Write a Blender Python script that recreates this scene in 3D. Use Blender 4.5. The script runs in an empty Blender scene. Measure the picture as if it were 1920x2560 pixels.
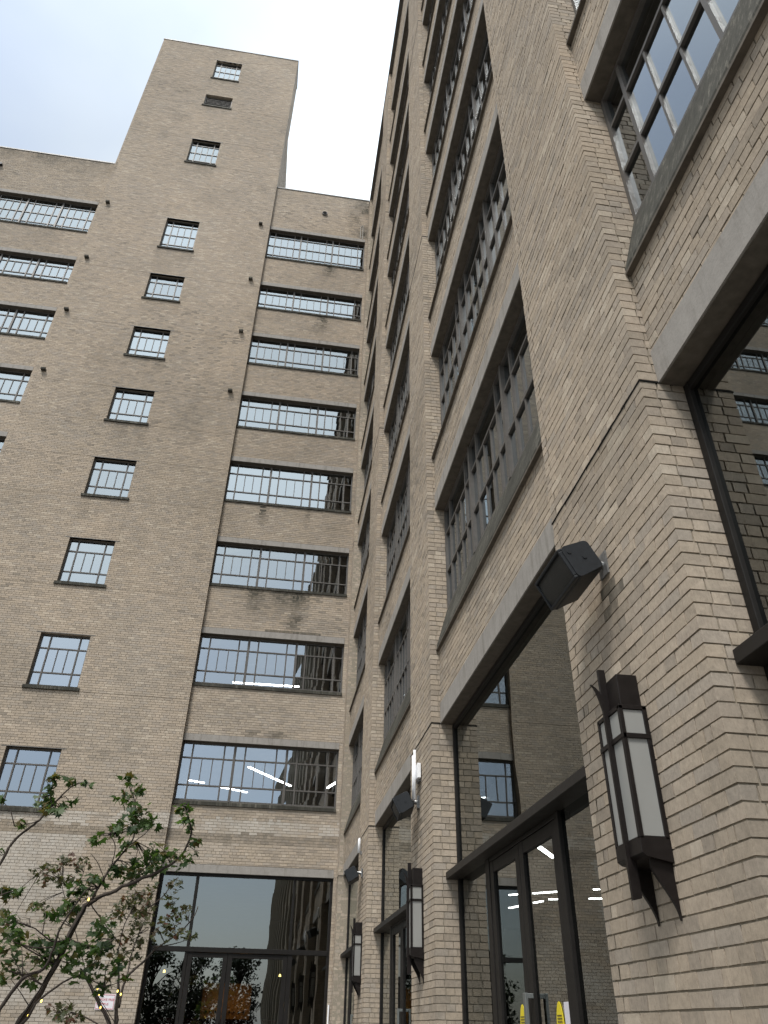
import bpy, math, random
import numpy as np
from mathutils import Vector, Matrix
R = math.radians
random.seed(7); RNG = np.random.default_rng(7)
SC = bpy.context.scene
COL = SC.collection
H0 = 1.6                                   # eye height; measured heights below are relative to it

# ------------------------------------------------------------------ camera
cam = bpy.data.cameras.new('camera'); cam_o = bpy.data.objects.new('camera', cam); COL.objects.link(cam_o)
right = Vector((0.98858346, -0.14968559, 0.01723243)); up = Vector((-0.09908157, -0.55965207, 0.82278333)); fwd = Vector((0.11351465, 0.81509741, 0.56809386))
mw = Matrix((right, up, -fwd)).transposed().to_4x4(); mw.translation = Vector((0, 0, H0))
cam_o.matrix_world = mw
cam.sensor_fit = 'VERTICAL'; cam.sensor_height = 24.0; cam.lens = 24.0 * 1876.65 / 2560.0
cam.clip_start = 0.05; cam.clip_end = 2000
SC.camera = cam_o

# ------------------------------------------------------------------ sky, sun, exposure
CLOUD_BASE, CLOUD_SLOPE = 3.85, 10.5
SUN_EL, SUN_AZ = R(60), R(215)             # azimuth measured from +Y towards +X: a veiled sun behind the viewer's left shoulder
W = bpy.data.worlds.new('World'); SC.world = W; W.use_nodes = True
wn, wl = W.node_tree.nodes, W.node_tree.links; wn.clear()
def wmath(op, a, b=None, c=None, clamp=False):
    n = wn.new('ShaderNodeMath'); n.operation = op; n.use_clamp = clamp
    for i, v in enumerate((a, b, c)):
        if v is None: continue
        if isinstance(v, (int, float)): n.inputs[i].default_value = v
        else: wl.new(v, n.inputs[i])
    return n.outputs[0]
sky = wn.new('ShaderNodeTexSky'); sky.sky_type = 'NISHITA'; sky.sun_disc = False
sky.sun_elevation = SUN_EL; sky.sun_rotation = SUN_AZ; sky.air_density = 1.0; sky.dust_density = 2.0
tc = wn.new('ShaderNodeTexCoord'); mp = wn.new('ShaderNodeMapping'); mp.inputs['Scale'].default_value = (1.0, 1.0, 2.0)
nz = wn.new('ShaderNodeTexNoise'); nz.inputs['Scale'].default_value = 2.1; nz.inputs['Detail'].default_value = 7; nz.inputs['Roughness'].default_value = .5
wl.new(tc.outputs['Generated'], mp.inputs['Vector']); wl.new(mp.outputs['Vector'], nz.inputs['Vector'])
def wdot(v):
    d = wn.new('ShaderNodeVectorMath'); d.operation = 'DOT_PRODUCT'; d.inputs[1].default_value = Vector(v).normalized(); wl.new(tc.outputs['Generated'], d.inputs[0]); return d.outputs['Value']
SUNV = Vector((math.sin(SUN_AZ) * math.cos(SUN_EL), math.cos(SUN_AZ) * math.cos(SUN_EL), math.sin(SUN_EL)))
# thin overcast: cover grows towards the north-east, light grows towards the veiled sun
cover = wmath('ADD', wmath('MULTIPLY_ADD', wdot((.30, .78, .55)), 2.6, -1.95), wmath('MULTIPLY', nz.outputs['Fac'], 1.0), clamp=True)
cover = wmath('MAXIMUM', cover, wmath('MULTIPLY_ADD', nz.outputs['Fac'], .9, .12, clamp=True))
cover = wmath('MAXIMUM', cover, wmath('MULTIPLY_ADD', wdot(SUNV), 4.0, -2.3, clamp=True))
lum = wmath('MULTIPLY_ADD', wmath('MAXIMUM', wmath('SUBTRACT', wdot(SUNV), .58), 0.0), CLOUD_SLOPE, CLOUD_BASE)
lum = wmath('ADD', lum, wmath('MULTIPLY', wmath('MULTIPLY_ADD', wdot((.50, .70, .50)), 2.9, -1.9, clamp=True), 6.5))
west = wmath('MULTIPLY_ADD', wdot((-1, .1, .25)), 1.7, -.55, clamp=True)      # heavier cloud bank, added in the unseen west to dim the right wing
lum = wmath('MULTIPLY', lum, wmath('MULTIPLY_ADD', west, -.45, 1.0))
cover = wmath('MAXIMUM', cover, west)
cc = wn.new('ShaderNodeCombineXYZ')
for i, k in enumerate((.925, 1.01, 1.06)): wl.new(wmath('MULTIPLY', lum, k), cc.inputs[i])
mx = wn.new('ShaderNodeMix'); mx.data_type = 'RGBA'
wl.new(cover, mx.inputs['Factor']); wl.new(sky.outputs['Color'], mx.inputs[6]); wl.new(cc.outputs[0], mx.inputs[7])
bg = wn.new('ShaderNodeBackground'); bg.inputs['Strength'].default_value = 0.10
wl.new(mx.outputs[2], bg.inputs['Color'])
wo = wn.new('ShaderNodeOutputWorld'); wl.new(bg.outputs[0], wo.inputs['Surface'])
sun = bpy.data.lights.new('sun', 'SUN'); sun.energy = 1.5; sun.angle = R(15); sun.color = (1, .96, .90)
sun_o = bpy.data.objects.new('sun', sun); COL.objects.link(sun_o); sun_o.rotation_euler = SUNV.to_track_quat('Z', 'Y').to_euler()
sun_o.location = (0, 0, 60)
SC.view_settings.view_transform = 'Standard'; SC.view_settings.look = 'None'
SC.view_settings.exposure = 1.47; SC.view_settings.gamma = 1.0
SC.cycles.max_bounces = 8; SC.cycles.transparent_max_bounces = 12; SC.cycles.glossy_bounces = 5

# ------------------------------------------------------------------ materials
class Mat:
    def __init__(s, name):
        s.m = bpy.data.materials.new(name); s.m.use_nodes = True; s.t = s.m.node_tree; s.n = s.t.nodes; s.l = s.t.links
        s.b = s.n['Principled BSDF']
    def node(s, typ, **kw):
        n = s.n.new(typ)
        for k, v in kw.items(): setattr(n, k, v)
        return n
    def math(s, op, a, b=None, c=None, clamp=False):
        n = s.node('ShaderNodeMath', operation=op); n.use_clamp = clamp
        for i, v in enumerate((a, b, c)):
            if v is None: continue
            if isinstance(v, (int, float)): n.inputs[i].default_value = v
            else: s.l.new(v, n.inputs[i])
        return n.outputs[0]
    def noise(s, vec, scale, detail=4, rough=.55, stretch=None):
        n = s.node('ShaderNodeTexNoise'); n.inputs['Scale'].default_value = scale; n.inputs['Detail'].default_value = detail; n.inputs['Roughness'].default_value = rough
        if stretch:
            m = s.node('ShaderNodeMapping'); m.inputs['Scale'].default_value = stretch; s.l.new(vec, m.inputs['Vector']); vec = m.outputs['Vector']
        s.l.new(vec, n.inputs['Vector']); return n.outputs['Fac']
    def pos(s): return s.node('ShaderNodeNewGeometry').outputs['Position']
    def mix(s, f, a, b, mode='MIX'):
        n = s.node('ShaderNodeMix', data_type='RGBA', blend_type=mode)
        for i, v in ((0, f), (6, a), (7, b)):
            if isinstance(v, (int, float)): n.inputs[i].default_value = v
            elif isinstance(v, tuple): n.inputs[i].default_value = v if len(v) == 4 else v + (1,)
            else: s.l.new(v, n.inputs[i])
        return n.outputs[2]
    def ramp(s, f, stops, interp='LINEAR'):
        n = s.node('ShaderNodeValToRGB'); cr = n.color_ramp; cr.interpolation = interp
        while len(cr.elements) < len(stops): cr.elements.new(.5)
        for e, (p, c) in zip(cr.elements, stops): e.position = p; e.color = c + (1,) if len(c) == 3 else c
        s.l.new(f, n.inputs[0]); return n.outputs[0]
    def bump(s, h, strength, dist):
        n = s.node('ShaderNodeBump'); n.inputs['Strength'].default_value = strength; n.inputs['Distance'].default_value = dist
        s.l.new(h, n.inputs['Height']); s.l.new(n.outputs[0], s.b.inputs['Normal'])
    def set(s, **kw):
        names = dict(color='Base Color', rough='Roughness', metal='Metallic', spec='Specular IOR Level', emit='Emission Color', es='Emission Strength', trans='Transmission Weight', sub='Subsurface Weight')
        for k, v in kw.items():
            i = s.b.inputs[names[k]]
            if isinstance(v, (int, float)): i.default_value = v
            elif isinstance(v, tuple): i.default_value = v + (1,) if len(v) == 3 else v
            else: s.l.new(v, i)
        return s

def attr(M, name):
    a = M.node('ShaderNodeAttribute'); a.attribute_name = name; return a.outputs['Fac']

def brick_mat():
    M = Mat('buff_brick'); p = M.pos(); r = attr(M, 'rnd')
    tones = [(0, (0.237, 0.204, 0.169)), (.05, (0.293, 0.249, 0.205)), (.16, (0.335, 0.282, 0.227)), (.30, (0.366, 0.305, 0.242)), (.45, (0.345, 0.292, 0.240)), (.58, (0.378, 0.316, 0.253)),
             (.70, (0.335, 0.289, 0.243)), (.82, (0.390, 0.327, 0.264)), (.92, (0.426, 0.365, 0.297)), (1, (0.484, 0.423, 0.350))]
    c = M.ramp(r, tones, 'CONSTANT')
    n1 = M.noise(p, 26, 5, .6, (1, 1, 1.0)); n2 = M.noise(p, 95, 4, .7, (1.0, 1.0, .35)); n3 = M.noise(p, .55, 4)
    c = M.mix(.75, c, M.ramp(n1, [(.25, (.80, .80, .80)), (.75, (1.18, 1.17, 1.15))]), 'MULTIPLY')
    c = M.mix(.62, c, M.ramp(n2, [(.28, (.72, .71, .69)), (.5, (1, 1, 1)), (.8, (1.14, 1.14, 1.13))]), 'MULTIPLY')
    c = M.mix(.7, c, M.ramp(n3, [(.3, (.90, .91, .92)), (.7, (1.06, 1.03, .99))]), 'MULTIPLY')
    w = attr(M, 'wash'); wn_ = M.noise(p, 9, 5, .65)
    wf = M.math('MULTIPLY', w, M.math('MULTIPLY_ADD', wn_, 1.6, -.05, True), clamp=True)
    c = M.mix(wf, c, (.45, .415, .37))
    s = attr(M, 'soot_shade'); sn = M.noise(p, 7, 5, .7, (1, 1, .6))
    sf = M.math('MULTIPLY', s, M.math('MULTIPLY_ADD', sn, 2.2, -.25, True), clamp=True)
    c = M.mix(sf, c, (.055, .052, .042))
    h = M.math('ADD', M.math('MULTIPLY', n2, .6), M.math('MULTIPLY', n1, .4))
    M.set(color=c, rough=.92, spec=.15); M.bump(h, .55, .006)
    return M.m
def simple(name, col, rough=.5, metal=0., nscale=14., var=.12, bump=.1, spec=.5, bdist=.003):
    M = Mat(name); p = M.pos(); n = M.noise(p, nscale, 5, .6)
    lo = tuple(x * (1 - var) for x in col); hi = tuple(min(1, x * (1 + var)) for x in col)
    c = M.ramp(n, [(.25, lo), (.75, hi)])
    M.set(color=c, rough=M.math('MULTIPLY_ADD', n, .2, rough - .1), metal=metal, spec=spec)
    if bump: M.bump(n, bump, bdist)
    return M.m
def emis(name, col, s):
    M = Mat(name); M.set(color=col, emit=col, es=s); return M.m
def glass_mat(name, base, slope, tint, wav=.0, gcol=(.93, .95, .96)):
    M = Mat(name); M.n.remove(M.b)
    ge = M.node('ShaderNodeNewGeometry'); dp = M.node('ShaderNodeVectorMath', operation='DOT_PRODUCT')
    M.l.new(ge.outputs['Incoming'], dp.inputs[0]); M.l.new(ge.outputs['True Normal'], dp.inputs[1])
    k = M.math('SUBTRACT', 1.0, M.math('ABSOLUTE', dp.outputs['Value']), clamp=True)
    oi = M.node('ShaderNodeObjectInfo').outputs['Random']
    f = M.math('MULTIPLY_ADD', M.math('POWER', k, 5.0), slope, M.math('MULTIPLY_ADD', oi, .09, base - .045), True)
    tr = M.node('ShaderNodeBsdfTransparent'); tr.inputs[0].default_value = tint + (1,)
    gl = M.node('ShaderNodeBsdfGlossy'); gl.inputs['Roughness'].default_value = 0.0; gl.inputs['Color'].default_value = gcol + (1,)
    if wav:
        nz = M.noise(M.pos(), 1.1, 1, .4); b = M.node('ShaderNodeBump'); b.inputs['Strength'].default_value = wav; b.inputs['Distance'].default_value = .02
        M.l.new(nz, b.inputs['Height']); M.l.new(b.outputs[0], gl.inputs['Normal'])
    mx = M.node('ShaderNodeMixShader'); M.l.new(f, mx.inputs[0]); M.l.new(tr.outputs[0], mx.inputs[1]); M.l.new(gl.outputs[0], mx.inputs[2])
    M.l.new(mx.outputs[0], M.n['Material Output'].inputs['Surface']); return M.m
def sill_mat():
    M = Mat('weathered_sill'); p = M.pos()
    n = M.noise(p, 3.5, 5, .75, (7, 7, .35)); n2 = M.noise(p, 1.3, 4)
    c = M.ramp(M.math('ADD', M.math('MULTIPLY', n, .65), M.math('MULTIPLY', n2, .35)), [(.34, (.022, .021, .017)), (.52, (.048, .046, .038)), (.68, (.17, .158, .132))])
    M.set(color=c, rough=.9, spec=.2); M.bump(n, .3, .004); return M.m
def conc_mat():
    M = Mat('concrete_lintel'); p = M.pos(); n = M.noise(p, 9, 5, .6); s = M.noise(p, 4, 5, .7, (3, 3, .35)); k = M.noise(p, 60, 3, .7)
    c = M.ramp(n, [(.25, (.238, .220, .202)), (.75, (.292, .272, .250))])
    c = M.mix(.8, c, M.ramp(s, [(.30, (.62, .60, .56)), (.48, (1, 1, 1)), (.75, (1.06, 1.06, 1.06))]), 'MULTIPLY')
    c = M.mix(.5, c, M.ramp(k, [(.3, (.8, .8, .8)), (.6, (1.05, 1.05, 1.05))]), 'MULTIPLY')
    M.set(color=c, rough=.88, spec=.2); M.bump(M.math('ADD', n, k), .3, .004); return M.m
def leaf_mat(name, a, b, red):
    M = Mat(name); oi = attr(M, 'rnd')
    c = M.ramp(oi, [(0, a), (.84, b), (.93, red), (1, red)])
    n = M.noise(M.pos(), 60, 3); c = M.mix(.5, c, M.ramp(n, [(.3, (.75, .75, .75)), (.7, (1.15, 1.15, 1.1))]), 'MULTIPLY')
    M.set(color=c, rough=.5, spec=.35)
    tl_ = M.node('ShaderNodeBsdfTranslucent'); M.l.new(M.mix(1.0, c, (1.5, 1.6, .8), 'MULTIPLY'), tl_.inputs[0]); ms = M.node('ShaderNodeMixShader'); ms.inputs[0].default_value = .45
    M.l.new(M.b.outputs[0], ms.inputs[1]); M.l.new(tl_.outputs[0], ms.inputs[2]); M.l.new(ms.outputs[0], M.n['Material Output'].inputs['Surface']); return M.m
MAT = dict(
    brick=brick_mat(),
    mortar=simple('mortar', (.255, .220, .172), .95, 0, 40, .2, .3, .1),
    conc=conc_mat(),
    sill=sill_mat(),
    steel=simple('window_steel', (.088, .080, .073), .5, .0, 20, .18, .08, .3),
    bronze=simple('bronze_metal', (.014, .0125, .0115), .5, .0, 12, .2, .05, .14),
    canopy=simple('canopy_metal', (.020, .0175, .0155), .5, .0, 8, .15, .05, .16),
    lampmetal=simple('lamp_bronze', (.0105, .008, .0073), .45, .0, 25, .25, .08, .2),
    blackplastic=simple('speaker_plastic', (.016, .018, .021), .55, 0, 60, .2, .15, .25),
    grille=simple('speaker_grille', (.018, .018, .017), .6, 0, 200, .5, .6, .4),
    frost=simple('frosted_glass', (.24, .24, .23), .35, 0, 4, .06, .03, .5),
    white=simple('white_plastic', (.78, .78, .80), .4, 0, 10, .04, .02, .5),
    coping=simple('coping_metal', (.10, .095, .09), .5, .2, 8, .2, .05, .4),
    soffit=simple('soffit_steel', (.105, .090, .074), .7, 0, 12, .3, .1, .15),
    dark=simple('dark_hole', (.008, .008, .008), .9, 0, 10, .1, 0, .1),
    inner=simple('interior_plaster', (.16, .155, .145), .9, 0, 3, .15, .05, .2),
    chrome=simple('brushed_steel', (.17, .18, .175), .45, .5, 60, .1, .05, .5),
    yellow=simple('yellow_vinyl', (.62, .50, .02), .5, 0, 20, .05, .0, .4),
    ink=simple('dark_ink', (.10, .08, .02), .6, 0, 20, .05, .0, .3),
    paper=simple('paper', (.55, .53, .57), .8, 0, 30, .05, .0, .2),
    signwhite=simple('sign_white', (.66, .64, .68), .5, 0, 15, .05, .0, .4),
    signred=simple('sign_red', (.50, .10, .12), .5, 0, 15, .08, .0, .4),
    bark=simple('maple_bark', (.050, .040, .034), .9, 0, 30, .35, .5, .2),
    wood=simple('warm_wood', (.40, .20, .07), .5, 0, 6, .15, .05, .4),
    redcloth=simple('red_upholstery', (.22, .012, .016), .7, 0, 40, .15, .1, .3),
    pave=simple('concrete_paving', (.17, .163, .15), .9, 0, 1.2, .18, .15, .2),
    conduit=simple('grey_conduit', (.34, .33, .31), .6, 0, 30, .1, .05, .3),
    galv=simple('bracket_steel', (.20, .20, .20), .4, .6, 40, .3, .1, .5),
    tube=emis('lit_tube', (1, .97, .95), 9.0),
    down=emis('lit_downlight', (1, .68, .2), 4.0),
    bulb=emis('lit_bulb', (1, .72, .15), 1.4),
    glass=glass_mat('window_glass', .315, .60, (.42, .45, .46), 0.0, (.86, .93, .98)),
    shopglass=glass_mat('shopfront_glass', .22, .78, (.30, .33, .33), .10, (.93, .97, .96)),
    leaf=leaf_mat('maple_leaf', (.018, .042, .012), (.055, .095, .024), (.09, .072, .026)),
    leafred=leaf_mat('maple_leaf_turning', (.038, .052, .020), (.062, .058, .028), (.085, .038, .026)),
    leaffar=leaf_mat('far_leaf', (.007, .012, .006), (.016, .026, .010), (.018, .026, .012)),
)

# ------------------------------------------------------------------ mesh helpers
class MB:
    def __init__(s): s.v, s.f, s.a = [], [], []
    def face(s, pts, a=None):
        i = len(s.v); s.v += [tuple(p) for p in pts]; s.f.append(tuple(range(i, i + len(pts)))); s.a.append(.5 if a is None else a)
    def box(s, x0, x1, y0, y1, z0, z1):
        i = len(s.v)
        s.v += [(x, y, z) for z in (z0, z1) for x, y in ((x0, y0), (x1, y0), (x1, y1), (x0, y1))]
        s.f += [(i, i+3, i+2, i+1), (i+4, i+5, i+6, i+7), (i, i+1, i+5, i+4), (i+1, i+2, i+6, i+5), (i+2, i+3, i+7, i+6), (i+3, i, i+4, i+7)]
        s.a += [.5] * 6
    def prism(s, poly, d):                                # poly: list of 3d points, extruded by vector d
        d = Vector(d); n = len(poly); i = len(s.v)
        s.v += [tuple(p) for p in poly] + [tuple(Vector(p) + d) for p in poly]
        s.f.append(tuple(range(i + n - 1, i - 1, -1))); s.f.append(tuple(range(i + n, i + 2 * n)))
        for k in range(n): s.f.append((i + k, i + (k + 1) % n, i + n + (k + 1) % n, i + n + k))
        s.a += [.5] * (n + 2)
    def tube(s, pts, rad, seg=8, cap=True):
        pts = [Vector(p) for p in pts]; n = len(pts)
        rad = rad if isinstance(rad, (list, tuple)) else [rad] * n
        rings = []; prev = None
        for k in range(n):
            t = (pts[min(k+1, n-1)] - pts[max(k-1, 0)]).normalized()
            u = prev if prev is not None else (Vector((0, 0, 1)) if abs(t.z) < .9 else Vector((1, 0, 0)))
            u = (u - t * u.dot(t)).normalized(); w = t.cross(u); prev = u
            i = len(s.v)
            for j in range(seg):
                a = 2 * math.pi * j / seg; s.v.append(tuple(pts[k] + (u * math.cos(a) + w * math.sin(a)) * rad[k]))
            rings.append(i)
        for a, b in zip(rings, rings[1:]):
            for j in range(seg): s.f.append((a + j, a + (j+1) % seg, b + (j+1) % seg, b + j)); s.a.append(.5)
        if cap:
            s.f.append(tuple(rings[0] + j for j in range(seg-1, -1, -1))); s.f.append(tuple(rings[-1] + j for j in range(seg))); s.a += [.5, .5]
    def build(s, name, mat, parent=None, loc=None, smooth=False, bevel=0, attr_=False):
        me = bpy.data.meshes.new(name); me.from_pydata(s.v, [], s.f)
        me.materials.append(MAT[mat] if isinstance(mat, str) else mat); me.validate(); me.update()
        if attr_:
            at = me.attributes.new('rnd', 'FLOAT', 'FACE'); at.data.foreach_set('value', s.a)
        if smooth: me.polygons.foreach_set('use_smooth', [True] * len(me.polygons))
        o = bpy.data.objects.new(name, me); COL.objects.link(o)
        if parent: o.parent = parent
        if loc is not None: o.location = loc
        if bevel:
            m = o.modifiers.new('bevel', 'BEVEL'); m.width = bevel; m.segments = 2; m.limit_method = 'ANGLE'
        return o
def tag(o, label=None, cat=None, group=None, kind=None):
    if label: o['label'] = label
    if cat: o['category'] = cat
    if group: o['group'] = group
    if kind: o['kind'] = kind
    return o
def empty(name, loc=(0, 0, 0)):
    o = bpy.data.objects.new(name, None); o.empty_display_size = .2; COL.objects.link(o); o.location = loc; return o
def copy_tree(o, parent=None):
    c = o.copy(); COL.objects.link(c)
    if parent: c.parent = parent
    for ch in [q for q in COL.objects if q.parent is o]: copy_tree(ch, c)
    return c

# value noise for the weathering masks of single bricks
_T = RNG.random((64, 64))
def vn(x, y):
    xi, yi = np.floor(x).astype(int), np.floor(y).astype(int); fx, fy = x - xi, y - yi
    fx = fx * fx * (3 - 2 * fx); fy = fy * fy * (3 - 2 * fy)
    g = lambda i, j: _T[i % 64, j % 64]
    return (g(xi, yi) * (1 - fx) + g(xi + 1, yi) * fx) * (1 - fy) + (g(xi, yi + 1) * (1 - fx) + g(xi + 1, yi + 1) * fx) * fy
def fbm(x, y): return (vn(x, y) + .5 * vn(2.1 * x + 7, 2.1 * y + 3) + .25 * vn(4.3 * x + 1, 4.3 * y + 9)) / 1.75

CH = .0677; BL = .2032; JT = .0088; BD = .094          # course height, brick length, joint, brick depth
class Bricks:
    """collects single bricks (front face + four sides) with their own tone, soot and wash"""
    def __init__(s): s.b = []; s.core = MB()
    def wall(s, axis, plane, sgn, u0, u1, z0, z1, holes=(), own0=None, own1=None, depth=.25, core=True):
        """axis 'x': wall facing +-x (u = y); axis 'y': wall facing +-y (u = x). sgn = outward sign.
        own0/own1: 0 or 1 = parity of the rows whose corner brick belongs to this wall; None = no corner"""
        r0 = int(math.floor(z0 / CH)); r1 = int(math.ceil(z1 / CH))
        for r in range(r0, r1):
            a, b = max(r * CH, z0), min((r + 1) * CH, z1)
            if b - a < .012: continue
            cuts = sorted({a, b} | {z for h in holes for z in h[2:4] if a + .01 < z < b - .01})
            for za, zb in zip(cuts, cuts[1:]):
                zm = .5 * (za + zb)
                segs = [(u0 + (0 if own0 is None or r % 2 == own0 else BD + JT), u1 - (0 if own1 is None or r % 2 == own1 else BD + JT))]
                for h in holes:
                    if h[2] < zm < h[3]:
                        n = []
                        for p, q in segs:
                            if h[0] > p and h[0] < q: n.append((p, h[0]))
                            if h[1] < q and h[1] > p: n.append((h[1], q))
                            if h[1] <= p or h[0] >= q: n.append((p, q))
                        segs = n
                L = BL / 2 if r % 6 == 3 else BL
                off = (r % 2) * BL / 2 + (BL / 4 if r % 6 == 3 else 0)
                for p, q in segs:
                    k0 = math.floor((p - off) / L) + 1; js = [p]; k = k0
                    while off + k * L < q - .03:
                        t = off + k * L + random.uniform(-.006, .006)
                        if t - js[-1] > .045: js.append(t)
                        k += 1
                    js.append(q)
                    for i, (j0, j1) in enumerate(zip(js, js[1:])):
                        g0 = 0 if i == 0 else JT / 2; g1 = 0 if i == len(js) - 2 else JT / 2
                        s.b.append((0 if axis == 'x' else 1, plane + sgn * random.uniform(-.0018, .0018), sgn, j0 + g0, j1 - g1, za + JT * .5, zb - JT * .5))
        if core:
            p0, p1 = sorted((plane - sgn * .0075, plane - sgn * depth))
            # the mortar body: rows of boxes round the holes
            zs = sorted({z0, z1} | {z for h in holes for z in h[2:4] if z0 < z < z1})
            for za, zb in zip(zs, zs[1:]):
                zm = .5 * (za + zb); segs = [(u0 + .007 * (own0 is not None), u1 - .007 * (own1 is not None))]
                for h in holes:
                    if h[2] < zm < h[3]:
                        n = []
                        for p, q in segs:
                            if h[0] > p and h[0] < q: n.append((p, h[0]))
                            if h[1] < q and h[1] > p: n.append((h[1], q))
                            if h[1] <= p or h[0] >= q: n.append((p, q))
                        segs = n
                for p, q in segs:
                    if axis == 'x': s.core.box(p0, p1, p, q, za, zb)
                    else: s.core.box(p, q, p0, p1, za, zb)
    def build(s, name, parent, mask=None, soot_base=0.0):
        B = np.array(s.b, float); n = len(B)
        ax = B[:, 0].astype(int); pl, sg, ua, ub, za, zb = B[:, 1:].T
        back = pl - sg * BD
        V = np.zeros((n, 8, 3))
        for k, (d, u, z) in enumerate([(0, 0, 0), (0, 1, 0), (0, 1, 1), (0, 0, 1), (1, 0, 0), (1, 1, 0), (1, 1, 1), (1, 0, 1)]):
            D = np.where(d == 0, pl, back); U = np.where(u == 0, ua, ub); Z = np.where(z == 0, za, zb)
            V[:, k, 0] = np.where(ax == 0, D, U); V[:, k, 1] = np.where(ax == 0, U, D); V[:, k, 2] = Z
        jit = RNG.uniform(-.0014, .0014, (n, 8, 3)); V += jit
        F = np.array([(0, 1, 2, 3), (0, 4, 5, 1), (3, 2, 6, 7), (0, 3, 7, 4), (1, 5, 6, 2)])
        flip = np.where(ax == 0, sg > 0, sg < 0)
        FF = np.repeat(F[None], n, 0); FF[~flip] = FF[~flip][:, :, ::-1]
        FF = FF + (np.arange(n) * 8)[:, None, None]
        me = bpy.data.meshes.new(name); me.vertices.add(n * 8); me.vertices.foreach_set('co', V.ravel().astype(np.float32))
        nf = n * 5; me.loops.add(nf * 4); me.loops.foreach_set('vertex_index', FF.ravel().astype(np.int32))
        me.polygons.add(nf); me.polygons.foreach_set('loop_start', np.arange(nf, dtype=np.int32) * 4)
        um, zm = .5 * (ua + ub), .5 * (za + zb)
        X = np.where(ax == 0, pl, um); Y = np.where(ax == 0, um, pl)
        rnd = np.clip(RNG.random(n) * .86 + .28 * (fbm(um * .35 + 11, zm * .35) - .5) + .07, 0, .999)
        lum = RNG.random(n) < .035; rnd[lum] = RNG.uniform(.9, .999, lum.sum())
        soot_shade = np.full(n, soot_base); wash = np.zeros(n)
        if mask: soot_shade, wash = mask(X, Y, zm, soot_shade, wash)
        for nm, arr in (('rnd', rnd), ('soot_shade', soot_shade), ('wash', wash)):
            at = me.attributes.new(nm, 'FLOAT', 'FACE'); at.data.foreach_set('value', np.repeat(arr, 5).astype(np.float32))
        me.polygons.foreach_set('use_smooth', [False] * nf); me.materials.append(MAT['brick']); me.update(calc_edges=True); me.validate()
        o = bpy.data.objects.new(name, me); COL.objects.link(o); o.parent = parent
        if s.core.v:
            c = s.core.build('mortar', 'mortar', o)
        return o

# a plane frame: local (u, v, d) -> world; d = outward
def frame_x(x, sgn, flip=1): return lambda u, v, d: (x + sgn * d, u, v)
def frame_y(y, sgn): return lambda u, v, d: (u, y + sgn * d, v)
def fbox(mb, T, u0, u1, v0, v1, d0, d1):
    a, b = T(u0, v0, d0), T(u1, v1, d1)
    mb.box(*[w for p, q in zip(a, b) for w in sorted((p, q))])
def make_window(parent, T, u0, u1, v0, v1, units, rows, mrows, label=None, cw=.2, gmat='glass', d=0.0):
    """steel casement window: rows = heights from the top (fractions); mrows = indices of rows whose centre has two muntins"""
    f = MB(); g = MB(); fw = .035
    fbox(f, T, u0, u1, v1 - fw, v1, d - .03, d + .03); fbox(f, T, u0, u1, v0, v0 + fw, d - .03, d + .03)
    fbox(f, T, u0, u0 + fw, v0, v1, d - .033, d + .033); fbox(f, T, u1 - fw, u1, v0, v1, d - .033, d + .033)
    W = (u1 - u0) / units; Hh = v1 - v0
    zs = [v1]
    for r in rows: zs.append(zs[-1] - r * Hh)
    for k in range(units):
        a, b = u0 + k * W, u0 + (k + 1) * W
        if k: fbox(f, T, a - .032, a + .032, v0 + .001, v1 - .001, d - .04, d + .045)
        c = [a, a + cw * W, b - cw * W, b]
        for q in c[1:3]: fbox(f, T, q - .019, q + .019, v0 + .002, v1 - .002, d - .025, d + .026)
        for zi, z in enumerate(zs[1:-1]): 
            fbox(f, T, a + .003, b - .003, z - .017, z + .017, d - .022, d + .022)
        for r in mrows:
            zt, zb = zs[r], zs[r + 1]
            fbox(f, T, c[1] - .002, c[2] + .002, zt - .036, zt + .0, d - .018, d + .034) if False else None
            for t in (1/3, 2/3):
                q = c[1] + (c[2] - c[1]) * t; fbox(f, T, q - .0105, q + .0105, zb + .002, zt - .002, d - .015, d + .018)
        # one sheet per light, each set very slightly out of true
        for ci in range(3):
            for ri in range(len(rows)):
                e = [random.uniform(-.0011, .0011) for _ in range(4)]
                q0, q1, z0_, z1_ = c[ci], c[ci+1], zs[ri+1], zs[ri]
                P = [T(q0, z0_, d - .004 + e[0]), T(q1, z0_, d - .004 + e[1]), T(q1, z1_, d - .004 + e[2]), T(q0, z1_, d - .004 + e[3])]
                g.face(P)
    w = f.build('window', 'steel', parent)
    g.build('pane', gmat, w)
    if label: w['label'] = label
    return w

Z = lambda r: r + H0
XP, XS, XF = 1.845, 1.964, 2.122             # pier face, spandrel face, window plane of the right wing
YT, YW, YF = 20.18, 20.30, 20.465             # stair tower face, back wall face, back window plane
ROOF_R, ROOF_B, TOP = Z(31.0), Z(31.42), Z(43.1)
LR = [3.06, 6.21, 9.35, 12.5, 15.55, 18.62, 21.65, 24.7, 28.3]     # undersides of the concrete lintels
BAYS = [(-1.56, 2.84), (4.33, 8.72), (10.11, 14.40), (15.80, 19.90)]
PIERS = [(-3.0, -1.56), (2.84, 4.33), (8.72, 10.11), (14.40, 15.80), (19.90, 20.29)]

# ------------------------------------------------------------------ ground
g = MB(); g.face([(-300, -300, 0), (300, -300, 0), (300, 300, 0), (-300, 300, 0)])
tag(g.build('pavement', 'pave'), kind='structure')

# ------------------------------------------------------------------ right wing
wing = tag(empty('brick_warehouse', (XP, 2.84, 0)), 'long buff brick wing with projecting piers rising close along the right', 'building')
wing_loc = Vector(wing.location)
def W_(o): o.parent = wing; o.matrix_parent_inverse = Matrix.Translation(-wing_loc); return o

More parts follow.
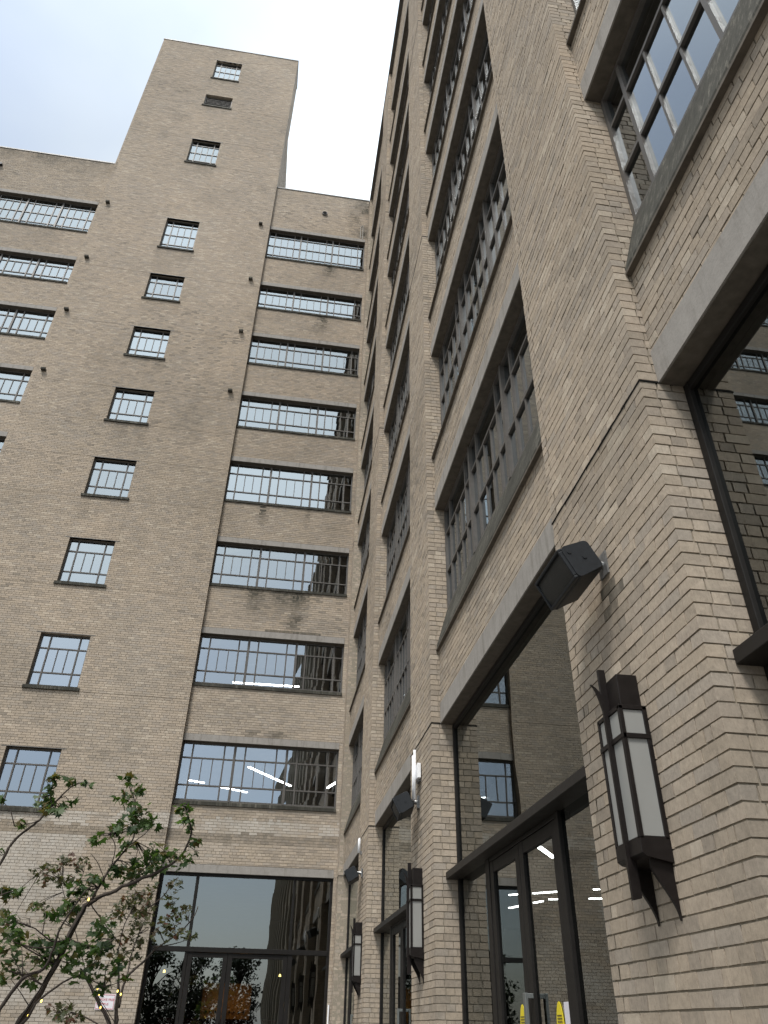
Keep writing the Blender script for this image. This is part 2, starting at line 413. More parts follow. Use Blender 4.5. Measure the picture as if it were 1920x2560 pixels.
def wing_mask(X, Y, z, soot_shade, wash):
    n = fbm(Y * 1.7, z * .5); n2 = fbm(Y * .6 + 5, z * .6)
    soot_shade = soot_shade + np.clip((n2 - .52) * 1.1, 0, .35)
    for L in LR[1:]:                                        # run-off below the sloped sills
        d = Z(L - 2.19) - z
        soot_shade = np.maximum(soot_shade, np.where((d > 0) & (d < .7) & (X > 1.9), .35 * (1 - d / .7) * np.clip((n - .3) * 2.4, 0, 1), 0))
    d = Z(3.06) - z                                         # damp top of the lower piers
    soot_shade = np.maximum(soot_shade, np.where((d > 0) & (d < .5), .35 * (1 - d / .5) * np.clip((n - .25) * 2.5, 0, 1), 0))
    for yc, w in ((3.62, .13), (9.45, .07), (15.05, .08)):  # loudspeaker shadow and stain, darkened into the bricks below
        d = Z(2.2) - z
        soot_shade = np.maximum(soot_shade, np.where((np.abs(Y - yc) < w) & (d > 0) & (d < .62) & (X < 1.86), .85 * (1 - d / .62), 0))
    return soot_shade, wash

for i, (a, b) in enumerate(PIERS):
    bk = Bricks()
    bk.wall('x', XP, -1, a, b, 0, ROOF_R, own0=0 if i < 4 else None, own1=0 if i < 4 else None, depth=.30)
    if i: bk.wall('y', a, -1, XP, XF + .02, 0, ROOF_R, own0=1, core=False)
    if i < 4: bk.wall('y', b, 1, XP, XF + .02, 0, ROOF_R, own0=1, core=False)
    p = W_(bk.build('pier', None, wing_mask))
    for zr in (3.055, 12.62, 21.85):
        fl = MB(); fl.box(XP - .005, XP + .20, a - .005, b + (.005 if i < 4 else -.03), Z(zr), Z(zr) + .011); fl.build('flashing', 'dark', p)

def sill_prism(y0, y1, L):
    m = MB(); zb = Z(L - 2.19)
    m.prism([(1.932, y0, zb), (1.932, y0, zb + .045), (2.085, y0, Z(L - 1.612)), (2.16, y0, Z(L - 1.612)), (2.16, y0, zb)], (0, y1 - y0, 0)); return m

ROWS_R = [.26, .38, .36]; ROWS_A = [.27, .47, .26]; ROWS_B = [.17, .33, .33, .17]
for i, (a, b) in enumerate(BAYS):
    for k, L in enumerate(LR):
        bk = Bricks(); bk.wall('x', XS, -1, a + .004, b - .004, Z(L) + .25, Z(LR[k + 1] - 2.19) if k + 1 < len(LR) else ROOF_R, depth=.22)
        W_(bk.build('spandrel', None, wing_mask))
    for k, L in enumerate(LR):
        if k == 0: continue
        T = frame_x(XF, -1)
        w = W_(make_window(None, T, a + .006, b - .006, Z(L - 1.61), Z(L) - .009, 3, ROWS_R, (1, 2)))
        s = sill_prism(a + .003, b - .003, L).build('sill', 'sill', w)
        m = MB(); m.box(XS - .008, 2.20, a + .002, b - .002, Z(L), Z(L) + .248); m.build('lintel', 'conc', w)
        m = MB(); m.box(XS + .004, 2.19, a + .004, b - .004, Z(L) - .007, Z(L) - .001); m.build('soffit', 'soffit', w)
        m = MB(); m.box(1.922, 2.15, a + .006, b - .006, Z(L - 2.19) - .022, Z(L - 2.19) - .0005); m.build('dark_underside', 'soffit', w)  # thin dark box added to darken the underside of the sill

def make_shopfront(a, b, first):
    f = MB(); fr = 2.10; gx = 2.126
    zc0, zc1, zt = Z(1.35), Z(1.42), Z(3.048)
    f.box(fr, 2.20, a + .004, a + .055, 0, zt); f.box(fr, 2.20, b - .055, b - .004, 0, zt)
    f.box(fr + .003, 2.197, a + .05, b - .05, zt - .06, zt - .002)
    f.box(fr + .003, 2.197, a + .05, b - .05, 0, .10)
    p1, p2 = a + 3.11, a + 1.275                              # posts beside the pair of doors
    f.box(fr - .004, 2.194, p1, p1 + .13, .002, zc0); f.box(fr - .004, 2.194, p2 - .075, p2, .002, zc0)
    f.box(fr + .002, 2.192, p2, p1, Z(1.315), zc0 - .001)
    s = W_(f.build('shopfront', 'bronze', None, bevel=.004))
    gl = MB()
    for y0, y1, z0, z1 in ((a + .045, b - .045, zc1, zt - .05), (p1 + .12, b - .045, .08, zc0), (a + .045, p2 - .065, .08, zc0)):
        gl.face([(gx, y0, z0), (gx, y1, z0), (gx, y1, z1), (gx, y0, z1)])
    gl.build('pane', 'shopglass', s)
    c = MB(); c.box(1.972, 2.235, a + .003, b - .003, zc0, zc1); c.build('canopy', 'canopy', s, bevel=.004)
    m = MB(); m.box(XS - .008, 2.24, a + .002, b - .002, Z(3.06), Z(3.06) + .248); m.build('lintel', 'conc', s)
    m = MB(); m.box(XS + .004, 2.23, a + .004, b - .004, Z(3.06) - .007, Z(3.06) - .001); m.build('soffit', 'soffit', s)
    mid = a + 2.203
    for j, (d0, d1) in enumerate(((mid + .003, p1 - .005), (p2 + .005, mid - .003))):
        d = MB(); x0, x1 = 2.104, 2.155
        d.box(x0, x1, d0, d0 + .108, .012, Z(1.31)); d.box(x0, x1, d1 - .108, d1, .012, Z(1.31))
        d.box(x0 + .003, x1 - .003, d0 + .1, d1 - .1, Z(1.215), Z(1.308)); d.box(x0 + .003, x1 - .003, d0 + .1, d1 - .1, .014, .26)
        do = W_(d.build('door', 'bronze', None, bevel=.003))
        q = MB(); q.face([(gx, d0 + .1, .25), (gx, d1 - .1, .25), (gx, d1 - .1, Z(1.22)), (gx, d0 + .1, Z(1.22))]); q.build('pane', 'shopglass', do)
        if j == 1:
            hy = d1 - .065
            h = MB(); h.box(2.036, 2.06, hy - .028, hy + .028, Z(-.95), Z(.25))
            for zz in (Z(.215), Z(-.92)): h.box(2.059, 2.105, hy - .025, hy + .025, zz, zz + .032)
            h.build('handle', 'chrome', do, bevel=.003)
        if first:                                             # yellow oval stickers on the glass, a paper notice beside one
            yc = (6.80 if j == 0 else 5.955); zt_ = Z(.186)
            o = MB(); pts = [(2.120, yc + .078 * math.cos(t), zt_ - .20 + .20 * math.sin(t)) for t in [2 * math.pi * q_ / 28 for q_ in range(28)]]
            o.prism(pts, (.003, 0, 0)); st = o.build('sticker', 'yellow', do)
            k = MB(); k.box(2.1175, 2.1199, yc - .074, yc + .074, zt_ - .215, zt_ - .145)
            for q_ in range(3): k.box(2.1175, 2.1199, yc - .045, yc + .045, zt_ - .085 - q_ * .018, zt_ - .078 - q_ * .018)
            k.box(2.1175, 2.1199, yc - .03, yc + .03, zt_ - .30, zt_ - .255)
            k.build('sticker_band', 'ink', do)
            if j == 1:
                n = MB(); n.box(2.120, 2.1235, 5.70, 5.853, Z(-.02), Z(.18)); n.build('notice', 'paper', do)
for i, (a, b) in enumerate(BAYS): make_shopfront(a, b, i == 1)

# coping, inside, and the run of the wing behind the camera (seen only as a reflection)
m = MB(); m.box(XP - .02, XP + .5, -3.0, 20.6, ROOF_R, ROOF_R + .07); W_(m.build('coping', 'coping'))
m = MB()
for L in LR: m.box(2.26, 30, -74.5, 29.5, Z(L) + .02, Z(L) + .5)
m.box(2.24, 30, -74.5, 29.5, ROOF_R - .4, ROOF_R - .02); m.box(14, 14.3, -74.5, 29.5, .01, ROOF_R - .45); m.box(2.24, 14, 29.5, 29.8, .01, ROOF_R - .45); m.box(2.24, 14, -74.8, -74.5, .01, ROOF_R - .45)
m.box(2.3, 14, -74.5, 29.5, .002, .006)
W_(m.build('interior', 'inner'))
m = MB()
ya = -3.0
for k in range(12):
    y1 = ya - 5.85 * k; y0 = y1 - 4.4
    m.box(XP, XP + .4, y0 - 1.45, y0, 0, ROOF_R)
    lo = 0
    for L in LR: 
        m.box(XS, XS + .25, y0, y1 + .001, Z(L), Z(L) + (ROOF_R - Z(L) if L == LR[-1] else .95)); lo = L
W_(m.build('wall', 'mortar'))
m = MB(); m.face([(2.16, -74, 0), (2.16, -3, 0), (2.16, -3, ROOF_R), (2.16, -74, ROOF_R)]); W_(m.build('glazing', 'glass'))

# ------------------------------------------------------------------ back building (two window strips either side of the tower)
back = tag(empty('brick_office_block', (0, YW, 0)), 'buff brick block across the back with bands of wide steel windows', 'building')
bl = Vector(back.location)
def B_(o): o.parent = back; o.matrix_parent_inverse = Matrix.Translation(-bl); return o
STRIP = [(4.60, 6.22, 6.40), (7.72, 9.31, 9.50), (10.85, 12.43, 12.61), (13.94, 15.63, 15.82), (17.07, 18.62, 18.80), (20.17, 21.70, 21.88), (23.25, 24.68, 24.87), (26.40, 28.36, 28.54)]
TW = [(41.80, 39.87, 'B', -6.55, -5.23), (34.17, 32.17, 'B', -6.60, -5.29), (27.98, 25.96, 'B', -6.65, -5.31), (24.37, 22.84, 'A', -6.66, -5.33), (21.30, 19.73, 'A', -6.67, -5.34), (18.20, 16.63, 'A', -6.67, -5.34),
      (15.10, 13.53, 'A', -6.67, -5.34), (12.01, 10.41, 'A', -6.68, -5.35), (8.90, 7.28, 'A', -6.68, -5.35), (5.75, 4.20, 'A', -6.69, -5.34)]
def gsoft(x, c, w): return np.exp(-((x - c) / w) ** 2)
def back_mask(X, Y, z, soot_shade, wash):
    n = fbm(X * 2.6, z * .35); n2 = fbm(X * .8 + 3, z * .8 + 1); n3 = fbm(X * 3.1 + 9, z * 2.0)
    zr = z - H0
    soot_shade = soot_shade + np.clip((n2 - .55) * .7, 0, .25)
    top = ROOF_B - z
    soot_shade = np.maximum(soot_shade, np.where((top > 0) & (top < 1.5) & (X < -9.4), .75 * (1 - top / 1.5) * np.clip((n2 - .2) * 2, 0, 1), 0))
    soot_shade = np.maximum(soot_shade, np.where((X > .6) & (zr > 28.6) & (X < 3), .95 * np.clip((X - .7) / 1.0, 0, 1) * np.clip((n3 - .3) * 2.6, 0, 1), 0))
    for k, (sb, lb, lt) in enumerate(STRIP):
        d = sb - zr; on = (d > 0) & (d < 1.25)
        base = .30 * np.clip(1 - d / .35, 0, 1) * np.clip((n - .3) * 2, 0, 1)
        if k == 2: base = base + .85 * np.clip(1.25 - d / .95, 0, 1) * (gsoft(X, -1.05, .35) * .8 + gsoft(X, .2, .5) + .35 * gsoft(X, -.4, .5)) * np.clip((n - .28) * 3.2, 0, 1)
        if k == 3: base = base + .8 * np.clip(1.3 - d / .75, 0, 1) * (gsoft(X, -1.1, .09) + .5 * gsoft(X, .32, .07))
        if k in (6, 7): base = base + .9 * np.clip(1.2 - d / 1.1, 0, 1) * gsoft(X, .1 if k == 6 else .3, .32) * np.clip((n3 - .32) * 3, 0, 1)
        soot_shade = np.maximum(soot_shade, np.where(on & (X > -2.45), base, 0))
        d2 = zr - lt
        if k == 1: soot_shade = np.maximum(soot_shade, np.where((d2 > 0) & (d2 < .9) & (X > -2.4), .85 * gsoft(X, .22, .22) * gsoft(d2, .45, .3), 0)); soot_shade = np.maximum(soot_shade, np.where((d2 > 0) & (d2 < .1) & (np.abs(X - .2) < .75), .8, 0))
        if k == 0: soot_shade = np.maximum(soot_shade, np.where((d2 > 0) & (d2 < .2) & (np.abs(X + .2) < .8), .6 * np.clip((n3 - .35) * 3, 0, 1), 0))
    for zt, zb, t, a, b_ in TW:                              # faint run-off below the tower sills
        d = zb - zr; soot_shade = np.maximum(soot_shade, np.where((d > 0) & (d < 1.1) & (X > a - .1) & (X < b_ + .1), .34 * (1 - d / 1.1) * np.clip((n - .32) * 3, 0, 1), 0))
    st = fbm(X * .16 + 2, z * .11 + 4); soot_shade = soot_shade + np.clip((st - .5) * .9, 0, .16); wash = np.maximum(wash, np.clip((.42 - st) * 1.2, 0, .16))
    # scar of a vanished canopy: pale mortar smears over a grey band, whitewashed patches below
    e = .12 * (n3 - .5)
    wash = np.maximum(wash, np.where((zr > 3.98 + e) & (zr < 4.30 + e * 2), .95 * np.clip((n3 - .22) * 3, 0, 1), 0))
    soot_shade = np.maximum(soot_shade, np.where((zr > 3.74 + e) & (zr < 3.98 + e), .38, 0))
    low = zr < 3.72
    n4 = fbm(X * .75 + 31, z * 1.9 + 5)
    wash = np.maximum(wash, np.where(low, np.clip((n4 - .44) * 4.0, 0, .85) * np.where(X < -3.2, 1, .35), 0))
    wash = np.maximum(wash, np.where(low & (X < -4.2) & (zr > 1.6), np.clip((fbm(X * .5 + 20, z * .9) - .42) * 4, 0, .9), 0))
    return soot_shade, wash
XL, XR = -2.4, 1.74
bk = Bricks()
holes = [(XL - 1, XR, Z(sb), Z(lt)) for sb, lb, lt in STRIP] + [(XL - 1, 1.765, -1, Z(3.245))]
bk.wall('y', YW, -1, XL, 1.97, 0, ROOF_B, holes=holes, depth=.24)
for sb, lb, lt in STRIP: bk.wall('x', XR, -1, YW + BD, YF + .03, Z(sb), Z(lb), depth=.1, core=False)
lh = [(-9.58 - 1.39 * 6, -9.58, Z(sb), Z(lt)) for sb, lb, lt in STRIP]
bk.wall('y', YW, -1, -30, -9.5, 0, ROOF_B, holes=lh, depth=.24)
B_(bk.build('wall', None, back_mask))
T = frame_y(YF, -1)
for k, (sb, lb, lt) in enumerate(STRIP):
    tall = k == 7
    for (u0, u1, n) in ((XL + .006, XR - .004, 3), (-9.58 - 1.39 * 6 + .004, -9.584, 6)):
        w = B_(make_window(None, T, u0, u1, Z(sb) + .135, Z(lb) - .009, n, ROWS_B if tall else ROWS_A, (1, 2) if tall else (1,)))
        m = MB(); m.box(u0 - .002, u1 + .002, YW - .008, YF + .05, Z(lb), Z(lt) - .003); m.build('lintel', 'conc', w)
        m = MB(); m.box(u0, u1, YW + .003, YF + .04, Z(lb) - .007, Z(lb) - .001); m.build('soffit', 'soffit', w)
        W3 = (u1 - u0) / n; m = MB(); zb = Z(sb)
        for q in range(n):
            m.prism([(u0 + q * W3 + .008, YW - .035, zb + .003), (u0 + q * W3 + .008, YW - .035, zb + .085), (u0 + q * W3 + .008, YF - .03, zb + .134), (u0 + q * W3 + .008, YF + .03, zb + .134), (u0 + q * W3 + .008, YF + .03, zb + .003)], (W3 - .016, 0, 0))
        m.box(u0, u1, YW - .02, YF + .02, zb + .006, zb + .075); m.build('sill', 'sill', w)
# glazed entrance below the right strip
f = MB(); ya, yb = 20.37, 20.47; ex0, ex1, et, tr = -2.395, 1.76, Z(3.06), Z(1.46)
f.box(ex0, ex0 + .07, ya, yb, 0, et); f.box(ex1 - .06, ex1, ya, yb, 0, et); f.box(ex0 + .05, ex1 - .05, ya + .003, yb - .003, et - .065, et - .002)
f.box(ex0 + .05, ex1 - .05, ya - .02, yb - .004, tr - .05, tr + .05)
f.box(-1.545, -1.475, ya + .002, yb - .002, tr + .04, et - .05); f.box(.80, .85, ya + .004, yb - .006, tr + .04, et - .05)
f.box(-1.56, -1.49, ya + .002, yb - .002, 0, tr - .04); f.box(.80, .90, ya + .002, yb - .002, 0, tr - .04)
f.box(ex0 + .05, ex1 - .05, ya + .004, yb - .004, 0, .1)
s = B_(f.build('shopfront', 'bronze', None, bevel=.003))
q = MB(); yy = 20.43
for u0, u1, v0, v1 in ((ex0 + .05, -1.5, tr, et - .04), (-1.5, .82, tr, et - .04), (.82, ex1 - .04, tr, et - .04), (ex0 + .05, -1.52, .05, tr), (.87, ex1 - .04, .05, tr)):
    e = [random.uniform(-.003, .003) for _ in range(4)]
    q.face([(u0, yy + e[0], v0), (u1, yy + e[1], v0), (u1, yy + e[2], v1), (u0, yy + e[3], v1)])
q.build('pane', 'shopglass', s)
m = MB(); m.box(XL + .003, 1.765, YW - .008, YF + .05, et, Z(3.24)); m.build('lintel', 'conc', s)
for d0, d1, hs in ((-1.485, -.582, 1), (-.574, .795, 0)):
    d = MB(); w0 = .105
    d.box(d0, d0 + w0, ya + .01, yb - .02, .01, tr - .06); d.box(d1 - w0, d1, ya + .01, yb - .02, .01, tr - .06)
    d.box(d0 + w0 - .01, d1 - w0 + .01, ya + .013, yb - .023, tr - .15, tr - .063); d.box(d0 + w0 - .01, d1 - w0 + .01, ya + .013, yb - .023, .012, .24)
    do = B_(d.build('door', 'bronze', None, bevel=.003))
    q = MB(); q.face([(d0 + .1, yy, .23), (d1 - .1, yy, .23), (d1 - .1, yy, tr - .14), (d0 + .1, yy, tr - .14)]); q.build('pane', 'shopglass', do)
    h = MB(); hx = d1 - .05 if hs else d0 + .05; h.box(hx - .018, hx + .018, ya - .07, ya - .045, .75, 1.75)
    for zz in (.78, 1.69): h.box(hx - .014, hx + .014, ya - .046, ya + .012, zz, zz + .03)
    h.build('handle', 'bronze', do, bevel=.003)
# inside, roof edge and small fittings
m = MB()
for sb, lb, lt in [(0, 3.06, 3.24)] + STRIP:
    m.box(-30, 2.2, YF + .06, 30, Z(lb) + .03, Z(lb) + .5)
m.box(2.1, 2.2, YF + .1, 29.98, .01, ROOF_B - .4); m.box(-30, 2.2, YW + .25, 30, ROOF_B - .35, ROOF_B - .02); m.box(-30, 2.2, 30, 30.3, .01, ROOF_B - .4); m.box(-30.3, -30, YW, 30.3, 0, ROOF_B - .02)
m.box(-9.4, -9.2, YF + .1, 30, .01, ROOF_B - .4); m.box(-2.62, -2.42, YF + .0, 26, Z(3.2), ROOF_B - .4); m.box(-30, 2.2, YF, 30, .002, .006)
B_(m.build('interior', 'inner'))
m = MB(); m.box(XL + .003, 1.84, YW - .025, YW + .4, ROOF_B, ROOF_B + .06); m.box(-30, -9.503, YW - .025, YW + .4, ROOF_B, ROOF_B + .06); B_(m.build('coping', 'coping'))
m = MB(); m.tube([(-.13, YW - .07, Z(29.98)), (-.13, YW + .05, Z(29.98))], .115, 20); o = B_(m.build('vent_pipe', 'coping', smooth=False))
m = MB(); m.tube([(-.13, YW - .078, Z(29.98)), (-.13, YW - .0705, Z(29.98))], .092, 20); m.build('vent_mouth', 'dark', o)
m = MB(); m.tube([(1.795, YW - .02, 0), (1.795, YW - .02, Z(.45))], .018, 8); B_(m.build('conduit', 'white'))
m = MB(); m.tube([(1.52, YW - .012, Z(28.6)), (1.52, YW - .012, Z(29.4)), (1.62, YW - .012, Z(29.52))], .012, 6); m.tube([(1.62, YW - .012, Z(28.55)), (1.62, YW - .012, Z(29.52))], .012, 6); B_(m.build('cable', 'conduit'))
fl_c = Vector((-14.25, YW, Z(29.7)))
m = MB(); m.tube([fl_c + Vector((-.05, -.35, -.45)), fl_c + Vector((.08, -.12, .05)), fl_c + Vector((.16, -.03, .2))], [.19, .16, .06], 14); o = B_(m.build('floodlight', 'coping', smooth=True))
m = MB(); m.tube([fl_c + Vector((.25, -.12, .42)), fl_c + Vector((.25, .04, .42))], .075, 12); m.build('junction_box', 'blackplastic', o)

# ------------------------------------------------------------------ stair tower
tower = tag(empty('brick_stair_tower', (-5.95, YT, 0)), 'tall plain buff brick stair tower with one column of small windows', 'tower')
tl = Vector(tower.location)
def T_(o): o.parent = tower; o.matrix_parent_inverse = Matrix.Translation(-tl); return o
TX0, TX1 = -9.5, -2.4
VENT = (38.28, 37.18, -6.58, -5.26)
bk = Bricks()
holes = [(a, b, Z(zb), Z(zt)) for zt, zb, t, a, b in TW] + [(VENT[2], VENT[3], Z(VENT[1]), Z(VENT[0]))]
bk.wall('y', YT, -1, TX0, TX1, 0, TOP, holes=holes, own0=0, own1=0, depth=.30)
for sgn, xx in ((1, TX1), (-1, TX0)):
    bk.wall('x', xx, sgn, YT, 20.42, 0, ROOF_B, own0=1, core=False)
    bk.wall('x', xx, sgn, YT, 21.62, ROOF_B, TOP, own0=1, depth=.3)
    bk.wall('x', xx, sgn, 21.63, 29.5, ROOF_B - .3, Z(37.7), depth=.3)
for a, b, zb, zt in holes:
    bk.wall('x', a, 1, YT + BD, YT + .24, zb, zt, depth=.1, core=False); bk.wall('x', b, -1, YT + BD, YT + .24, zb, zt, depth=.1, core=False)
T_(bk.build('wall', None, back_mask))
m = MB(); m.box(TX0 + .02, TX1 - .02, 21.3, 21.6, ROOF_B, TOP - .02); m.box(TX0 + .31, TX1 - .31, YT + .31, 21.3, TOP - .3, TOP - .02)
m.box(TX0 + .02, TX1 - .02, 21.64, 29.48, Z(37.3), Z(37.68)); m.box(TX0 + .02, TX1 - .02, 29.2, 29.48, ROOF_B, Z(37.3))
for zt, zb, t, a, b in TW: m.box(TX0 + .31, TX1 - .32, YT + .31, 21.2, Z(zt) + .1, Z(zt) + .35)
T_(m.build('interior', 'inner'))
m = MB(); m.box(TX0 - .025, TX1 + .025, YT - .025, 21.65, TOP, TOP + .06); T_(m.build('coping', 'coping'))
T = frame_y(YT + .145, -1)
for zt, zb, t, a, b in TW:
    w = T_(make_window(None, T, a + .004, b - .004, Z(zb) + .12, Z(zt) - .004, 1, ROWS_B if t == 'B' else ROWS_A, (1, 2) if t == 'B' else (1,)))
    m = MB(); m.prism([(a - .06, YT - .045, Z(zb) + .002), (a - .06, YT - .045, Z(zb) + .085), (a - .06, YT - .002, Z(zb) + .10), (a - .06, YT - .002, Z(zb) + .002)], (b - a + .12, 0, 0))
    m.box(a + .002, b - .002, YT - .003, YT + .22, Z(zb) + .006, Z(zb) + .118); m.build('sill', 'sill', w)
    m = MB(); m.box(a - .12, b + .12, YT - .006, YT + .09, Z(zt), Z(zt) + .016); m.build('lintel', 'coping', w)
zt, zb, a, b = VENT
f = MB(); T2 = frame_y(YT + .12, -1)
fbox(f, T2, a + .004, a + .04, Z(zb) + .1, Z(zt) - .004, -.03, .03); fbox(f, T2, b - .04, b - .004, Z(zb) + .1, Z(zt) - .004, -.03, .03)
for k in range(8):
    z0 = Z(zb) + .12 + k * .118
    f.prism([(a + .04, YT + .10, z0), (a + .04, YT + .10, z0 + .012), (a + .04, YT + .20, z0 + .09), (a + .04, YT + .20, z0 + .078)], (b - a - .08, 0, 0))
o = T_(f.build('louvre_vent', 'coping'))
m = MB(); m.box(a + .002, b - .002, YT + .22, YT + .25, Z(zb), Z(zt)); m.build('vent_back', 'dark', o)
m = MB(); m.box(a - .06, b + .06, YT - .045, YT + .2, Z(zb), Z(zb) + .095); m.build('sill', 'sill', o)
for x in (-9.17, -2.80):
    for zr in (28.38, 24.73, 21.67, 18.58):
        m = MB(); m.box(x - .075, x + .075, YT - .13, YT + .02, Z(zr) - .04, Z(zr) + .04); T_(m.build('beam_stub', 'sill'))

# ------------------------------------------------------------------ wall lanterns
def make_lantern():
    """origin on the wall at the height of the camera's eye; local -x points out of the wall, +-y along it"""
    t = empty('wall_lantern')
    f = MB(); D, HW = .148, .14; z0, zb, z1, z2, zm = .655, .755, 1.375, 1.56, 1.222
    bar = .022
    for sy in (-1, 1):
        y = sy * (HW - bar / 2)
        for x in (-D + bar / 2, -bar / 2): f.box(x - bar / 2, x + bar / 2, y - bar / 2, y + bar / 2, zb - .01, z1)
    f.box(-D + .0, 0, -HW, HW, z1 - .018, z1 + .004)
    for (x0, x1, y0, y1) in ((-D - .003, -D + .019, -HW - .003, HW + .003), (-D + .002, -.001, -HW - .003, -HW + .019), (-D + .002, -.001, HW - .019, HW + .003)): f.box(x0, x1, y0, y1, zm - .012, zm + .012)
    f.box(-.006, .001, -HW + .003, HW - .003, zb, z1 - .02)
    f.build('frame', 'lampmetal', t, bevel=.002)
    g = MB(); e = .008
    g.box(-D + e, -.012, -HW + e, HW - e, zb + .004, z1 - .02)
    g.build('frosted_glass', 'frost', t)
    m = MB(); m.box(-.112, 0, -.098, .098, z1 + .005, z2); m.build('cap', 'lampmetal', t, bevel=.003)
    m = MB(); m.prism([(-D, -HW, zb), (0, -HW, zb), (0, -HW, z0 - .01), (-D + .02, -HW, z0 + .015), (-D, -HW, z0 + .03)], (0, 2 * HW, 0)); m.build('base', 'lampmetal', t, bevel=.002)
    for y in (-.118, .100):                                   # the two curved spikes that taper down to the wall
        pts = [(-.002, z0 + .005), (-.105, z0 + .012)]
        for k in range(9):
            s = k / 8; pts.append((-.10 * (1 - s) ** 1.7 - .004, z0 - .03 - (.205) * s ** .8))
        pts.append((-.002, z0 - .238))
        m = MB(); m.prism([(x, y, z) for x, z in pts], (0, .018, 0)); m.build('spike', 'lampmetal', t)
    b = MB(); pts = [(-.215, 1.53)]                            # fin with a curved horn at the top
    for k in range(1, 7):
        s = k / 6; pts.append((-.215 + .048 * s ** .7, 1.53 - .14 * s ** 1.3))
    pts += [(-.163, .505), (-.118, .515), (-.118, .76), (-.132, .80), (-.132, 1.36)]
    for k in range(6, 0, -1):
        s = k / 6; pts.append((-.207 + .068 * s ** .8, 1.523 - .10 * s ** 1.2))
    b.prism([(x, -.005, z) for x, z in pts], (0, .018, 0)); b.build('fin', 'lampmetal', t)
    b = MB(); b.box(-.148, -.108, .035, .053, z1 + .0, 1.635); b.build('blade', 'lampmetal', t, bevel=.002)
    return t
lan = make_lantern()
for k, (y, lab) in enumerate(((3.60, 'largest and nearest dark bronze lantern with frosted panes on the right brick pier'), (9.47, 'dark bronze lantern with frosted panes on the middle brick pier, left of the door canopy'), (15.00, 'smallest, farthest dark bronze lantern beside the corner pier'))):
    o = lan if k == 0 else copy_tree(lan)
    o.location = (XP - .001, y, H0); tag(o, lab, 'wall lamp', 'bronze lanterns on the piers')

# ------------------------------------------------------------------ loudspeakers
def rounded(hx, hz, r, n=4):
    o = []
    for cx, cz, a0 in ((hx - r, hz - r, 0), (-hx + r, hz - r, 90), (-hx + r, -hz + r, 180), (hx - r, -hz + r, 270)):
        for k in range(n + 1): a = R(a0 + 90 * k / n); o.append((cx + r * math.cos(a), cz + r * math.sin(a)))
    return o
def make_speaker():
    """local: +-y length, -x front (grille), origin at the middle of the cabinet"""
    t = empty('loudspeaker'); L, hx, hz = .215, .098, .105
    m = MB(); pr = rounded(hx, hz, .03)
    # body with a tapered back and an open front rim
    ring = lambda y, s: [(x * s if x > 0 else x, y, z * (s if x > 0 else 1)) for x, z in pr]
    R_ = [ring(-L, .90), ring(-L + .02, 1.0), ring(L - .02, 1.0), ring(L, .90)]; n = len(pr)
    for a, b in zip(R_, R_[1:]):
        for k in range(n): m.face([a[k], a[(k+1) % n], b[(k+1) % n], b[k]])
    m.face(R_[0][::-1]); m.face(R_[-1])
    m.build('cabinet', 'blackplastic', t)
    rim = MB()
    rim.box(-hx - .022, -hx + .01, -L + .004, L - .004, hz - .022, hz - .003); rim.box(-hx - .022, -hx + .01, -L + .004, L - .004, -hz + .003, -hz + .022)
    rim.box(-hx - .0215, -hx + .01, -L + .004, -L + .022, -hz + .02, hz - .02); rim.box(-hx - .0215, -hx + .01, L - .022, L - .004, -hz + .02, hz - .02)
    rim.build('rim', 'blackplastic', t, bevel=.006)
    g = MB(); 
    for k in range(9): # bowed grille
        a = -1 + 2 * k / 9; b = -1 + 2 * (k + 1) / 9; f_ = lambda s: -hx - .004 - .010 * (1 - s * s)
        g.face([(f_(a), -L + .02, a * (hz - .02)), (f_(a), L - .02, a * (hz - .02)), (f_(b), L - .02, b * (hz - .02)), (f_(b), -L + .02, b * (hz - .02))])
    g.build('grille', 'grille', t)
    s = MB()
    for x, z, r in ((-.06, .06, .012), (.012, .0, .014)): s.tube([(x, -L - .004, z), (x, -L + .002, z)], r, 12)
    s.build('screw', 'blackplastic', t)
    return t
def bracket(parent, off):
    b = MB(); b.tube([(0, 0, 0), off * .55, off], [.02, .026, .022], 10)
    o = Vector(off); b.box(o.x - .012, o.x, o.y - .05, o.y + .05, o.z - .07, o.z + .07); b.tube([Vector(off) * .5 + Vector((0, -.05, 0)), Vector(off) * .5 + Vector((0, .05, 0))], .03, 10)
    return b.build('bracket', 'galv', parent)
spk = make_speaker()
for k, (y, x, zr, tilt, yaw, lab) in enumerate(((3.755, 1.668, 2.290, 27, 0, 'black loudspeaker pointing down from the top of the nearest lower pier, biggest of the three'),
                                       (9.66, 1.665, 2.31, 27, -6, 'black loudspeaker on the middle pier below the white antenna panel'), (15.22, 1.67, 2.36, 27, -8, 'smallest black loudspeaker, on the far pier near the corner'))):
    o = spk if k == 0 else copy_tree(spk)
    o.location = (x, y, Z(zr)); rot = Matrix.Rotation(R(yaw), 3, 'Z') @ Matrix.Rotation(R(-tilt), 3, 'Y'); o.rotation_euler = rot.to_euler(); tag(o, lab, 'loudspeaker', 'black loudspeakers on the piers')
    tgt = rot.inverted() @ (Vector((XP, y - .11, Z(zr) + .02)) - Vector(o.location))
    st = rot.inverted() @ Vector((0, 0, 0))
    bm_ = MB(); p0 = Vector((.08, -.08, .0)); bm_.tube([p0, p0.lerp(tgt, .6), tgt], [.022, .028, .024], 10)
    bo = bm_.build('bracket', 'galv', o)
    m = MB(); m.box(-.012, .0, -.055, .055, -.075, .075); pl = m.build('wall_plate', 'galv', o); pl.location = tgt; pl.rotation_euler = rot.inverted().to_euler()

